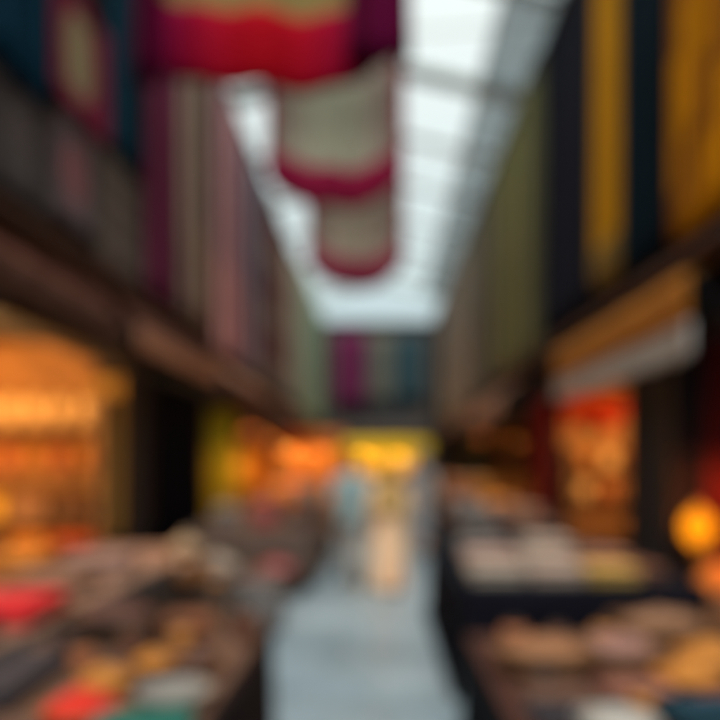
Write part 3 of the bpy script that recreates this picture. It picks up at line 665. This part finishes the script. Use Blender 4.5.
def kiosk(x0, x1, y, d, zt, cm, back, label, light_c, w, toplab, goods):
    t = thing('market_kiosk', (x0, y, 0), label, 'stall', 'lit stalls at the far end'); W = x1-x0
    for a in (.04, W-.04):
        for b in (.04, d-.04): MB().tube([(a, b, .005), (a, b, zt)], .03, 8).build('post', WOOD_D, t)
    MB().box(.02, W-.02, .05, d*.45, .86, .92).build('counter', WOOD, t)
    MB().box(.03, W-.03, .07, .09, .02, .855).build('front_panel', BROC, t)
    MB().grid(lambda u, v: (W*u, d-.05+.03*math.sin(u*30), .1+(zt-.1)*v), 40, 6).build('back_cloth', back, t, smooth=True, thick=.012)
    MB().grid(lambda u, v: (-.15+(W+.3)*u, -.5+(d+.6)*v, zt+.05+.28*math.sin(v*PI)**.8-.12*abs(math.sin(u*PI*3))*.3), 30, 12).build('canopy', cm, t, smooth=True, thick=.012)
    MB().grid(lambda u, v: (-.15+(W+.3)*u, -.51, zt+.06-.30*(1-v)-.05*abs(math.sin(u*W*6))*(1-v)), 60, 3).build('valance', cm, t, smooth=True, thick=.01)
    for i in range(2):
        bulb_lamp((x0+W*(.28+.44*i), y+d*.35, zt-.35), .4, light_c, w, ('left' if i == 0 else 'right')+' glowing bulb in the '+toplab, r=.05, group='bulbs in the far stalls', shaded=False)
    for i, (m, l) in enumerate(goods):
        n = len(goods)
        basket((x0+W*(i+.5)/n, y+.28, .92), W*.38/n, .2, l+' heaped basket on the counter of the '+toplab, WICK, m, 'baskets on the far stalls', 1.1)
CAN_O = T('canopy_orange', (.42, .17, .035), (.34, .12, .03), trans=.45); CAN_Y = T('canopy_yellow', (.75, .48, .03), (.68, .42, .03), trans=.5)
kiosk(-3.8, -1.35, 23.5, 2.2, 2.3, CAN_O, T('tan_orange', (.48, .22, .06), (.34, .12, .03), 'stripes', 3), 'far stall with orange canopy lit from inside, left of the walkers', WARM, 60, 'orange canopied stall', [(SPO, 'orange'), (NUTS, 'brown'), (SPR, 'red')])
kiosk(-1.7, 1.8, 28, 2.4, 2.15, CAN_Y, YELC, 'bright yellow lit stall at the far end of the walkway', YEL, 62, 'yellow stall', [(SPO, 'orange'), (SPG, 'green'), (PALE, 'pale')])

# ---- right near table
table(.42, 1.80, 1.5, 3.50, .80, NAVYC, T('rust_top', (.06, .026, .018), (.04, .018, .014), trans=0), 'near right table with a navy skirt, covered in brown and orange goods')
basket((.66, 2.86, .80), .15, .10, 'wicker basket of tan nuts at the walkway corner of the near right table', WICK, mat('tan_nuts', (.32, .14, .06), .8, .3, 50), 'baskets on the near right table', 1.35)
bowl((.73, 2.22, .80), .13, mat('white_ceramic', (.38, .36, .32), .35, .1, 12), mat('white_goods', (.38, .36, .32), .9), 'white bowl at the bottom edge of the near right table', .4, 'bowls on the near right table')
folded((1.05, 2.30, .80), .26, .22, .07, BLUEC, 'folded dark blue cloth at the bottom right', .1, 'cloths on the near right table')
basket((.97, 2.95, .80), .17, .09, 'wicker basket of dull pink goods in the middle of the near right table', WICK, mat('dull_pink', (.30, .15, .12), .8, .3, 50), 'baskets on the near right table', 1.1)
bowl((1.14, 2.66, .80), .13, AMB, SPO, 'orange heap in an amber bowl at the right of the near right table', .5, 'bowls on the near right table')
bowl((1.34, 2.92, .80), .14, AMB, SPO, 'second orange heap, behind the amber bowl near the wall', .5, 'bowls on the near right table')
folded((.62, 2.50, .80), .20, .24, .05, BROC, 'brown cloth between the nuts basket and the white bowl', 0, 'cloths on the near right table')
folded((.92, 2.60, .80), .22, .20, .05, mat('brick_cloth', (.28, .11, .07), .9), 'brick brown cloth in the middle front of the near right table', 0, 'cloths on the near right table')
crate((1.3, 3.32, .80), .40, .26, .12, 'low brown crate at the back wall side of the near right table', WOOD, NUTS, 0, 'crates on the right')
for (x, y, rr, hh, m, l) in [(.60, 3.22, .06, .12, TERR_, 'terracotta pot at the back walkway corner of the near right table'), (.80, 3.25, .05, .10, LEA_B, 'brown pot behind the nuts basket'), (1.02, 3.28, .055, .11, AMB, 'amber pot behind the dull pink basket'),
        (1.50, 2.55, .055, .12, LEA_R, 'dark red pot by the wall side of the amber bowl'), (.88, 2.42, .04, .08, AMB, 'tiny amber pot beside the white bowl'), (.60, 2.62, .045, .09, LEA_D, 'dark pot in front of the nuts basket')]:
    jar((x, y, .80), rr, hh, m, WOOD_D, l, 'pots on the near right table')
for (x, y, m, l, rz) in [(1.18, 2.42, mat('rust_red_cloth', (.26, .06, .035), .9), 'rust red cloth in front of the amber bowl', .1), (1.30, 2.20, ORC, 'orange cloth at the bottom right, beside the dark blue one', -.1), (.58, 2.34, DKC, 'dark cloth at the front walkway corner of the near right table', 0)]:
    folded((x, y, .80), .17, .18, .05, m, l, rz, 'cloths on the near right table')
for i, (x, z, m, l) in enumerate([(3.22, .0, REDC, 'red'), (3.6, .0, ORC, 'orange')]):  # added cloth piles colouring in the lantern's red-orange glow
    folded((x, 6.15, z+.006), .36, .4, .42, m, l+' cloth pile added for the red lantern glow before the cabinet on the right', 0, 'cloth piles before the cabinet')
# ---- right second table
table(.55, 2.2, 4.85, 7.6, .80, BLACK, NAVYC, 'second table on the right with a black skirt and beige goods on top', drop=.78)
g = 'goods on the second right table'
for i, (x, y, w, d, h, m, l) in enumerate([(.82, 5.15, .36, .40, .10, CREAMC, 'cream cloth at the near walkway corner'), (1.23, 5.15, .36, .40, .10, T('stone_cloth', (.30, .24, .20), (.25, .20, .16), trans=0), 'stone coloured cloth second from the walkway'),
      (1.62, 5.15, .34, .40, .10, T('mustard_cloth', (.36, .24, .07), (.30, .20, .06), trans=0), 'mustard cloth third from the walkway'), (1.93, 5.3, .2, .4, .08, BROC, 'brown cloth at the wall corner'),
      (.88, 5.75, .4, .4, .12, T('rose_beige', (.30, .21, .17), (.26, .17, .14), trans=0), 'rose beige cloth in the second row by the walkway'), (1.33, 5.8, .4, .4, .12, CREAMC, 'cream cloth in the second row'),
      (1.78, 5.8, .36, .4, .12, PINKC, 'pinkish cloth in the second row by the wall'), (.92, 6.6, .4, .5, .12, GREYC, 'grey cloth at the far walkway side'), (1.5, 6.6, .4, .5, .14, CREAMC, 'cream cloth at the far end')]):
    folded((x, y, .80), w, d, h, m, l+' of the second right table', 0, g)
crate((1.9, 3.95, 0), .5, .55, .5, 'dark crate on the ground between the two right tables', WOOD_D, DKC, 0, 'crates on the right')
# third right table, further on
table(.95, 2.3, 9.0, 12.6, .84, NAVYC, BROC, 'third table on the right, dark, before the red lit doorway', drop=.75)
for (x, y, m, l) in [(1.25, 9.3, GREYC, 'grey'), (1.85, 9.3, PINKC, 'pinkish'), (1.25, 10.4, DKC, 'charcoal'), (1.9, 10.4, BROC, 'brown'), (1.3, 11.6, GREYC, 'far grey'), (1.9, 11.6, ORC, 'orange')]:
    folded((x, y, .84), .44, .5, .2, m, l+' cloth pile on the third right table', 0, 'cloth piles on the third right table')
table(1.2, 2.5, 14.5, 20, .9, NAVYC, BROC, 'fourth table on the right, under the tan awning', drop=.8)
for (x, y, m, l) in [(1.6, 14.9, TERR, 'terracotta'), (2.1, 14.9, ORC, 'orange'), (1.6, 16.4, BROC, 'brown'), (2.1, 16.4, GREYC, 'grey'), (1.7, 18, PINKC, 'pinkish')]:
    folded((x, y, .9), .42, .6, .34, m, l+' cloth pile on the fourth right table', 0, 'cloth piles on the fourth right table')

# ---- right lit doorway contents
t = thing('door_drape', (3.25, 12.6, 2.12), 'scarlet drape across the top of the lit doorway on the right', 'drape')
MB().grid(lambda u, v: (1.5*u, .05*math.sin(u*38), .62*v+.30*abs(math.sin(u*PI*2))*(1-v)), 60, 8).build('cloth', T('scarlet', (.34, .030, .010), (.24, .012, .006), trans=.3), t, smooth=True, thick=.01)
MB().tube([(-.1, 0, .64), (1.6, 0, .64)], .02, 8).build('rail', BRASS, t)
t = shelf_unit((3.35, 12.75, 0), 1.5, .4, (.4, .95, 1.5), 1.9, 'wooden shelves in the orange lit doorway on the right')
for i, (x, z, m, l) in enumerate([(.3, 1.5, AMB, 'left amber jar on the top shelf'), (.75, 1.5, GOLD, 'middle golden jar on the top shelf'), (1.2, 1.5, AMB, 'right amber jar on the top shelf'),
        (.3, .95, GOLD, 'left golden jar on the middle shelf'), (.75, .95, TERR, 'middle terracotta jar on the middle shelf'), (1.2, .95, GOLD, 'right golden jar on the middle shelf')]):
    jar((3.35+x, 12.95, z), .15, .36, m, BRASS, l+' in the right doorway', 'jars in the right doorway')
bulb_lamp((4.30, 10.9, 2.30), .75, WARM, 190, 'bare bulb hanging in the orange lit doorway on the right', shaded=False)
t = thing('maroon_curtain', (2.93, 12.4, .05), 'deep red curtain at the far edge of the lit doorway on the right', 'curtain')
MB().grid(lambda u, v: (.03*math.sin(u*30), 1.3*u, 2.72*v), 40, 8).build('cloth', T('deep_red', (.17, .007, .008), (.13, .006, .006), trans=.15), t, smooth=True, thick=.012)
MB().tube([(0, -.05, 2.74), (0, 1.35, 2.74)], .02, 8).build('rail', IRON, t)

# ---- right near shop: glowing lantern on a small cabinet
t = thing('cabinet', (3.15, 6.7, 0), 'small wooden cabinet under the glowing lantern on the right', 'cabinet')
MB().box(0, .75, 0, .55, .04, .74).build('carcass', WOOD, t, bevel=.006)
MB().box(-.02, .77, -.02, .57, .742, .775).build('top', WOOD, t, bevel=.006)
for x in (.03, .39): 
    d = MB().box(x, x+.33, -.018, -.002, .08, .70).build('door', WOOD, t, bevel=.004)
    MB().tube([(x+.16, -.019, .38), (x+.16, -.05, .38)], .012, 8).build('knob', BRASS, d)
t = thing('table_lantern', (3.10, 7.02, .74), 'round amber glass lantern glowing in the dark maroon shop on the right', 'lantern')
MB().lathe([(.09, 0), (.10, .012), (.03, .03), (.025, .06), (.05, .07)], n=24).build('base', BRASS, t, smooth=True)
MB().lathe([(.05, .07), (.11, .13), (.145, .22), (.145, .29), (.11, .37), (.06, .42)], n=28).build('glass_shade', mat('amber_glass', (.75, .36, .03), .3, .1, 8, trans=.9), t, smooth=True)
MB().lathe([(.07, .42), (.075, .43), (.03, .47), (.02, .50), (.004, .51)], n=20).build('cap', BRASS, t, smooth=True)
light('lantern_light', (0, 0, .26), (1, .66, .12), 1.6, .05, t)
bulb_lamp((3.75, 6.0, 2.35), .8, (1, .22, .07), 70, 'added unseen shaded lamp reddening the near right shop')  # lamp added out of view to make the red glow in this shop
bulb_lamp((3.25, 5.75, 2.3), .8, (1, .34, .10), 60, 'added unseen shaded lamp before the cabinet of the near right shop')  # second added lamp, out of view, strengthening the red glow
basket((3.0, 6.35, .0), .26, .5, 'tall basket of orange cloth beside the cabinet on the right', WICK, ORC, 'baskets on the right')

# ------------------------------------------------------------------ people
def skinned(name, pts, edges, rad, m, parent, sub=2):
    me = bpy.data.meshes.new(name); me.from_pydata([tuple(p) for p in pts], edges, []); me.materials.append(m)
    o = bpy.data.objects.new(name, me); COL.objects.link(o); o.parent = parent
    md = o.modifiers.new('skin', 'SKIN'); md.use_smooth_shade = True
    sv = me.skin_vertices[0].data if me.skin_vertices else None
    if sv is None:
        me.attributes  # layer is made by the modifier on update
        bpy.context.view_layer.update()
        sv = me.skin_vertices[0].data
    for i, r in enumerate(rad): sv[i].radius = (r, r) if not isinstance(r, tuple) else r
    sv[0].use_root = True
    s = o.modifiers.new('sub', 'SUBSURF'); s.levels = sub; s.render_levels = sub
    return o
def person(loc, rz, label, H=1.7, shawl=None, robe=None, top=None, legs=None, hairm=HAIR, scarf=None, stride=.16, bag=None):
    t = thing('person', loc, label, 'person', 'people walking in the lane', rz); k = H/1.7
    # faces -Y when rz = 0; vertices: pelvis first
    P = [(0,0,.95),(0,.01,1.15),(0,.02,1.36),(0,.01,1.47),(0,-.01,1.55),(0,-.02,1.63)]
    E = [(0,1),(1,2),(2,3),(3,4),(4,5)]
    Rr = [(.15,.11),(.13,.10),(.16,.11),.055,.075,.085]
    def add(p, par, r): P.append(p); E.append((par, len(P)-1)); Rr.append(r); return len(P)-1
    for sg in (-1, 1):
        sh = add((sg*.17,.02,1.39), 2, .055); el = add((sg*.24,.05,1.12), sh, .042); wr = add((sg*.25,-.06,.88), el, .028)
        pm = add((sg*.25,-.08,.81), wr, .033)
        for fi, (dx, ln) in enumerate(((-.026,.075),(-.009,.088),(.009,.082),(.026,.066))):
            a = add((sg*.25+dx, -.09, .775), pm, .010); add((sg*.25+dx, -.075, .775-ln), a, .008)
        th = add((sg*.25-sg*.02, -.125, .80), pm, .011); add((sg*.25-sg*.02, -.14, .765), th, .009)
        hp = add((sg*.09,0,.88), 0, .085); kn = add((sg*.10,-sg*stride*.5-.03,.50), hp, .055)
        an = add((sg*.10,-sg*stride+.05 if sg > 0 else stride+.05,.09), kn, .036); add((sg*.11,(-sg*stride-.12) if sg > 0 else stride-.10,.035), an, .034)
    P = [tuple(c*k for c in p) for p in P]
    skinned('body', P, E, [tuple(x*k for x in r) if isinstance(r, tuple) else r*k for r in Rr], SKIN, t)
    hd = MB()
    hd.lathe([(.02,1.49),(.055,1.50),(.072,1.54),(.078,1.59),(.080,1.63),(.074,1.68),(.05,1.715),(.01,1.73)], (0,-.015,0), 20, 1, 1.15)
    h = hd.build('head', SKIN, t, smooth=True); h.scale = (k, k, k)
    f = MB().tube([(0,-.10,1.62),(0,-.125,1.585),(0,-.105,1.58)], [.008,.013,.008], 6).build('nose', SKIN, h)
    for sg in (-1, 1):
        MB().lathe([(.003,-.009),(.010,0),(.003,.009)], (sg*.03,-.098,1.62), 10).build('eye', HAIR, h)
        MB().lathe([(.004,-.03),(.014,-.01),(.015,.015),(.004,.03)], (sg*.082,-.01,1.60), 8, .6, 1).build('ear', SKIN, h)
    MB().box(-.022,.022,-.103,-.092,1.548,1.555).build('mouth', mat('lips', (.30,.10,.08), .5), h)
    if scarf:
        MB().lathe([(.17,1.38),(.12,1.45),(.095,1.52),(.098,1.60),(.094,1.68),(.07,1.73),(.01,1.75)], (0,.012,0), 24, 1, 1.1, .03, 7).build('headscarf', scarf, t, smooth=True).scale = (k, k, k)
    else:
        MB().lathe([(.06,1.52),(.084,1.56),(.088,1.63),(.082,1.69),(.055,1.73),(.01,1.745)], (0,.012,0), 20, 1, 1.12).build('hair', hairm, t, smooth=True).scale = (k, k, k)
    if robe:
        MB().lathe([(.22,.06),(.215,.10),(.195,.5),(.175,.85),(.165,1.05),(.18,1.25),(.19,1.38),(.13,1.44),(.07,1.47)], (0,.01,0), 36, 1, .74, .04, 9).build('robe', robe, t, smooth=True).scale = (k, k, k)
        if shawl: MB().lathe([(.30,1.10),(.29,1.12),(.255,1.25),(.21,1.37),(.13,1.45),(.07,1.49)], (0,.01,0), 36, 1, .68, .04, 7).build('shawl', shawl, t, smooth=True).scale = (k*.95, k, k)
        sl = robe
    else:
        MB().lathe([(.185,.82),(.19,.84),(.175,1.05),(.19,1.25),(.20,1.37),(.13,1.44),(.07,1.48)], (0,.01,0), 30, 1, .7, .02, 7).build('shirt', top, t, smooth=True).scale = (k, k, k)
        sl = top
        tr = MB()
        for sg in (-1, 1):
            ky = -sg*stride*.5-.03; ay = (-stride+.05) if sg > 0 else stride+.05
            tr.tube([(sg*.085,0,.92),(sg*.095,ky*.4,.74),(sg*.10,ky,.50),(sg*.10,(ky+ay)/2,.28),(sg*.10,ay,.08)], [.105,.10,.078,.07,.065], 14)
        tr.build('trousers', legs, t, smooth=True).scale = (k, k, k)
    sv = MB()
    for sg in (-1, 1): sv.tube([(sg*.14,.02,1.41),(sg*.19,.02,1.36),(sg*.24,.05,1.12),(sg*.25,-.05,.92)], [.06,.07,.058,.048], 12)
    sv.build('sleeves', sl, t, smooth=True).scale = (k, k, k)
    for sg in (-1, 1):
        ay = (-stride-.06) if sg > 0 else stride-.04
        s = MB().lathe([(.05,.0),(.052,.03),(.045,.065),(.02,.085)], (0,0,0), 16, 1, 2.5).build('shoe', LEA_D, t, smooth=True)
        s.location = (sg*.105*k, ay*k, .006)
    if bag:
        b = MB().grid(lambda u, v: (.26*k+.05*math.cos(u*2*PI), .02+.15*math.sin(u*2*PI), .80+.26*v), 20, 4).build('shoulder_bag', bag, t, smooth=True, thick=.01)
        MB().tube([(.26,.02,1.05),(.2,.02,1.30),(.1,.02,1.46)], .012, 6).build('strap', bag, b)
    return t
person((.12, 9.0, .004), R(180), 'person in a long beige robe with ochre shawl and headscarf walking in mid lane', 1.60, shawl=mat('ochre_shawl', (.46, .30, .10), .85), robe=mat('beige_robe', (.85, .58, .36), .8, .1, 6), scarf=mat('ochre_scarf', (.42, .27, .07), .8))
person((-.36, 9.4, .004), R(185), 'person in a light blue shirt and grey trousers left of the beige robe', 1.72, top=mat('light_blue_shirt', (.24, .36, .39), .8, .1, 6), legs=mat('grey_trousers', (.24, .255, .26), .8))
person((.70, 12.6, .004), R(175), 'farther person in a grey coat right of the beige robe', 1.75, robe=mat('grey_coat', (.26, .28, .30), .8, .1, 6), scarf=mat('grey_scarf', (.16, .17, .18), .8))

# ------------------------------------------------------------------ light
w = bpy.data.worlds.new('World'); sc.world = w; w.use_nodes = True
N, L = w.node_tree.nodes, w.node_tree.links
sky = N.new('ShaderNodeTexSky'); sky.sky_type = 'NISHITA'; sky.sun_disc = False
EL, AZ = R(60), R(180)
sky.sun_elevation = EL; sky.sun_rotation = AZ; sky.dust_density = 3
mix = N.new('ShaderNodeMix'); mix.data_type = 'RGBA'; mix.inputs['Factor'].default_value = .85
L.new(sky.outputs[0], mix.inputs['A'])
mix.inputs['B'].default_value = (9.0, 10.2, 10.0, 1)          # pale cloud cover over the blue
tc = N.new('ShaderNodeTexCoord'); sx = N.new('ShaderNodeSeparateXYZ'); L.new(tc.outputs['Generated'], sx.inputs[0])
cr = N.new('ShaderNodeValToRGB'); L.new(sx.outputs[2], cr.inputs['Fac'])          # overcast: darker towards the horizon
cr.color_ramp.elements[0].position = .15; cr.color_ramp.elements[0].color = (.52, .66, .67, 1)
cr.color_ramp.elements[1].position = .55; cr.color_ramp.elements[1].color = (.95, 1, .97, 1)
vm = N.new('ShaderNodeVectorMath'); vm.operation = 'SCALE'; vm.inputs['Scale'].default_value = 10.5
L.new(cr.outputs['Color'], vm.inputs[0]); L.new(vm.outputs[0], mix.inputs['B'])
L.new(mix.outputs['Result'], N['Background'].inputs['Color']); N['Background'].inputs['Strength'].default_value = .085
sl = bpy.data.lights.new('sun', 'SUN'); sl.energy = 2.35; sl.angle = R(18); sl.color = (1, .97, .92)
so = bpy.data.objects.new('sun', sl); COL.objects.link(so)
d = Vector((math.sin(AZ)*math.cos(EL), math.cos(AZ)*math.cos(EL), math.sin(EL)))
so.rotation_euler = d.to_track_quat('Z', 'Y').to_euler()

sc.view_settings.view_transform = 'Standard'; sc.view_settings.look = 'None'
sc.view_settings.exposure = .35; sc.view_settings.gamma = 1; sc.view_settings.use_curve_mapping = False
sc.cycles.use_denoising = True
sc.cycles.max_bounces = 8; sc.cycles.transparent_max_bounces = 12
sc.cycles.sample_clamp_indirect = 4
